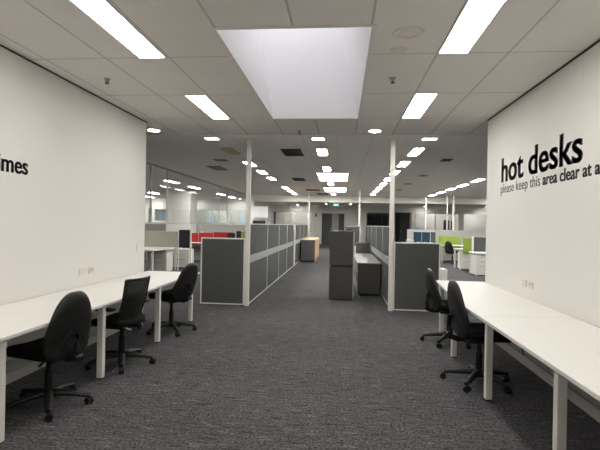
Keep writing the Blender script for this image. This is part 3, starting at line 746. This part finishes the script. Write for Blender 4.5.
def task_chair(x, y, rz, label, seat_z=.45, back0=.42, back_h=.50, base_a=.3, name='task_chair', tilt=-.12, w=.43, back_turn=0.0, lever_metal='chrome'):
    t = thing(name, label, 'chair', (x, y, 0), rz)
    star_base(t, base_a); lift(t, seat_z-.02)
    MB().merge(seat_bm(), Matrix.Translation((0, .03, seat_z+.012))).build('seat', 'chair', t, 'all')
    MB().box(-.20, .20, -.17, .21, seat_z-.031, seat_z-.016, .004).build('seat_pan', 'plast', t)
    bm_ = pad(w, back_h, .075, .64, .66, True)
    M = Matrix.Translation((0, -.20, back0)) @ Matrix.Rotation(-tilt, 4, 'X')
    MB().merge(bm_, M).build('backrest', 'shell', t, 'all')
    b = MB(); yb = -.20-.035
    b.tube([(0, -.10, seat_z-.035), (0, -.20, seat_z-.05), (0, -.27, seat_z-.03), (0, -.285, seat_z+.04), (0, -.275, back0+.20)], [.022, .022, .022, .022, .016], 10, 1.3)
    b.build('back_bracket', 'plast', t, True)
    MB().cyl((-.035, -.295, back0+.02), (.035, -.295, back0+.02), .022, None, 16).build('height_knob', 'plast', t, True)
    MB().tube([(.08, -.05, seat_z-.035), (.17, -.07, seat_z-.045), (.21, -.07, seat_z-.05)], [.006, .006, .012], 8).build('tilt_lever', lever_metal, t, True)
    MB().tube([(-.08, -.09, seat_z-.035), (-.16, -.12, seat_z-.05), (-.20, -.13, seat_z-.06)], [.006, .006, .014], 8).build('height_lever', lever_metal, t, True)
    return t
def face(x, y): return math.atan2(y, x) - PI/2
# chair facing direction vectors in world
task_chair(-2.285, 3.42, face(-1, .26), 'black task chair with ribbed back nearest the viewer on the left', .45, .40, .53, -1.05, w=.44)
task_chair(-2.265, 5.98, face(-1, .38), 'black task chair at the far end of the left desk', .48, .45, .51, .35, w=.42, tilt=-.28)
task_chair(1.32, 4.46, face(1, .08), 'black high-backed task chair nearest the viewer on the right', .47, .45, .53, .55, w=.42)
task_chair(1.38, 5.95, face(1, .10), 'black high-backed task chair farther along the right desk', .46, .43, .52, .55, w=.42)
task_chair(4.5, 19.0, face(.75, .5), 'black task chair at the far desk with green screens', .47, .42, .50, .4, w=.46)
# mesh backed chair
def mesh_chair(x, y, rz, label, seat_z=.45):
    t = thing('mesh_back_chair', label, 'chair', (x, y, 0), rz)
    star_base(t, 0); lift(t, seat_z-.02)
    MB().merge(seat_bm(.48, .46, .07), Matrix.Translation((0, .04, seat_z+.01))).build('seat', 'chair', t, 'all')
    MB().box(-.20, .20, -.15, .22, seat_z-.031, seat_z-.016, .004).build('seat_pan', 'plast', t)
    z0, z1 = .40, .895
    def P(u, v):  # u -1..1, v 0..1
        wd = .18 + .018*v; rnd = max(0, (.12-v)/.12)*.05
        yy = -.17 - .02*v - .04*v*v + .035*math.exp(-((v-.25)/.2)**2) + .05*u*u
        return Vector((u*(wd-rnd), yy, z0+(z1-z0)*v))
    fr_ = [P(-1, v/10) for v in range(10, -1, -1)] + [P(-1+2*k/8, 0) for k in range(1, 8)] + [P(1, v/10) for v in range(0, 11)]
    fr_ = fr_ + [P(1-2*k/8, 1) for k in range(1, 9)]
    MB().tube(fr_, .0105, 8).build('back_frame', 'plast', t, True)
    b = MB(); n, mm = 16, 18; vs_ = [[b.b.verts.new(P((-1+2*i/n)*.97, .01+.98*j/mm)) for i in range(n+1)] for j in range(mm+1)]
    for j in range(mm):
        for i in range(n): b.b.faces.new((vs_[j][i], vs_[j][i+1], vs_[j+1][i+1], vs_[j+1][i]))
    o = b.build('back_mesh', 'mesh', t, 'all'); sm = o.modifiers.new('thickness', 'SOLIDIFY'); sm.thickness = .003
    b = MB(); b.tube([P(-.75, .0)+Vector((0, -.015, 0)), P(-.5, -.02)+Vector((0, -.03, 0)), P(.5, -.02)+Vector((0, -.03, 0)), P(.75, .0)+Vector((0, -.015, 0))], .014, 8)
    b.tube([P(0, -.02)+Vector((0, -.03, 0)), (0, -.22, seat_z-.04), (0, -.08, seat_z-.035)], .02, 8, 1.2); b.build('back_bracket', 'plast', t, True)
    for s in (-1, 1):
        MB().tube([P(s*.95, .05)+Vector((0, -.016, 0)), P(s*.88, .0)+Vector((0, -.022, 0)), P(s*.68, -.02)+Vector((0, -.03, 0))], .010, 8).build('silver_clip', 'silver', t, True)
        b = MB(); b.tube([(s*.17, 0, seat_z-.022), (s*.27, 0, seat_z-.022), (s*.285, .0, seat_z+.02), (s*.285, .0, .60)], .013, 10); b.build('arm_post', 'plast', t, True)
        MB().box(s*.285-.04, s*.285+.04, -.11, .13, .602, .626, .009).build('armrest', 'plast', t)
    return t
mesh_chair(-2.23, 4.52, face(-1, .18), 'black mesh-backed armchair, the middle chair at the left desk')
# cabling loop under the nearest left chair desk is kept to the wall; power lead under the right desk
o = MB().tube([(1.93, 5.1, .705-.02), (1.90, 5.1, .5), (1.94, 5.12, .3), (1.97, 5.1, .12)], .006, 8).build('power_lead', 'plast', None, True)
tag(o, 'thin black lead hanging below the right desk beside the wall', 'cable')
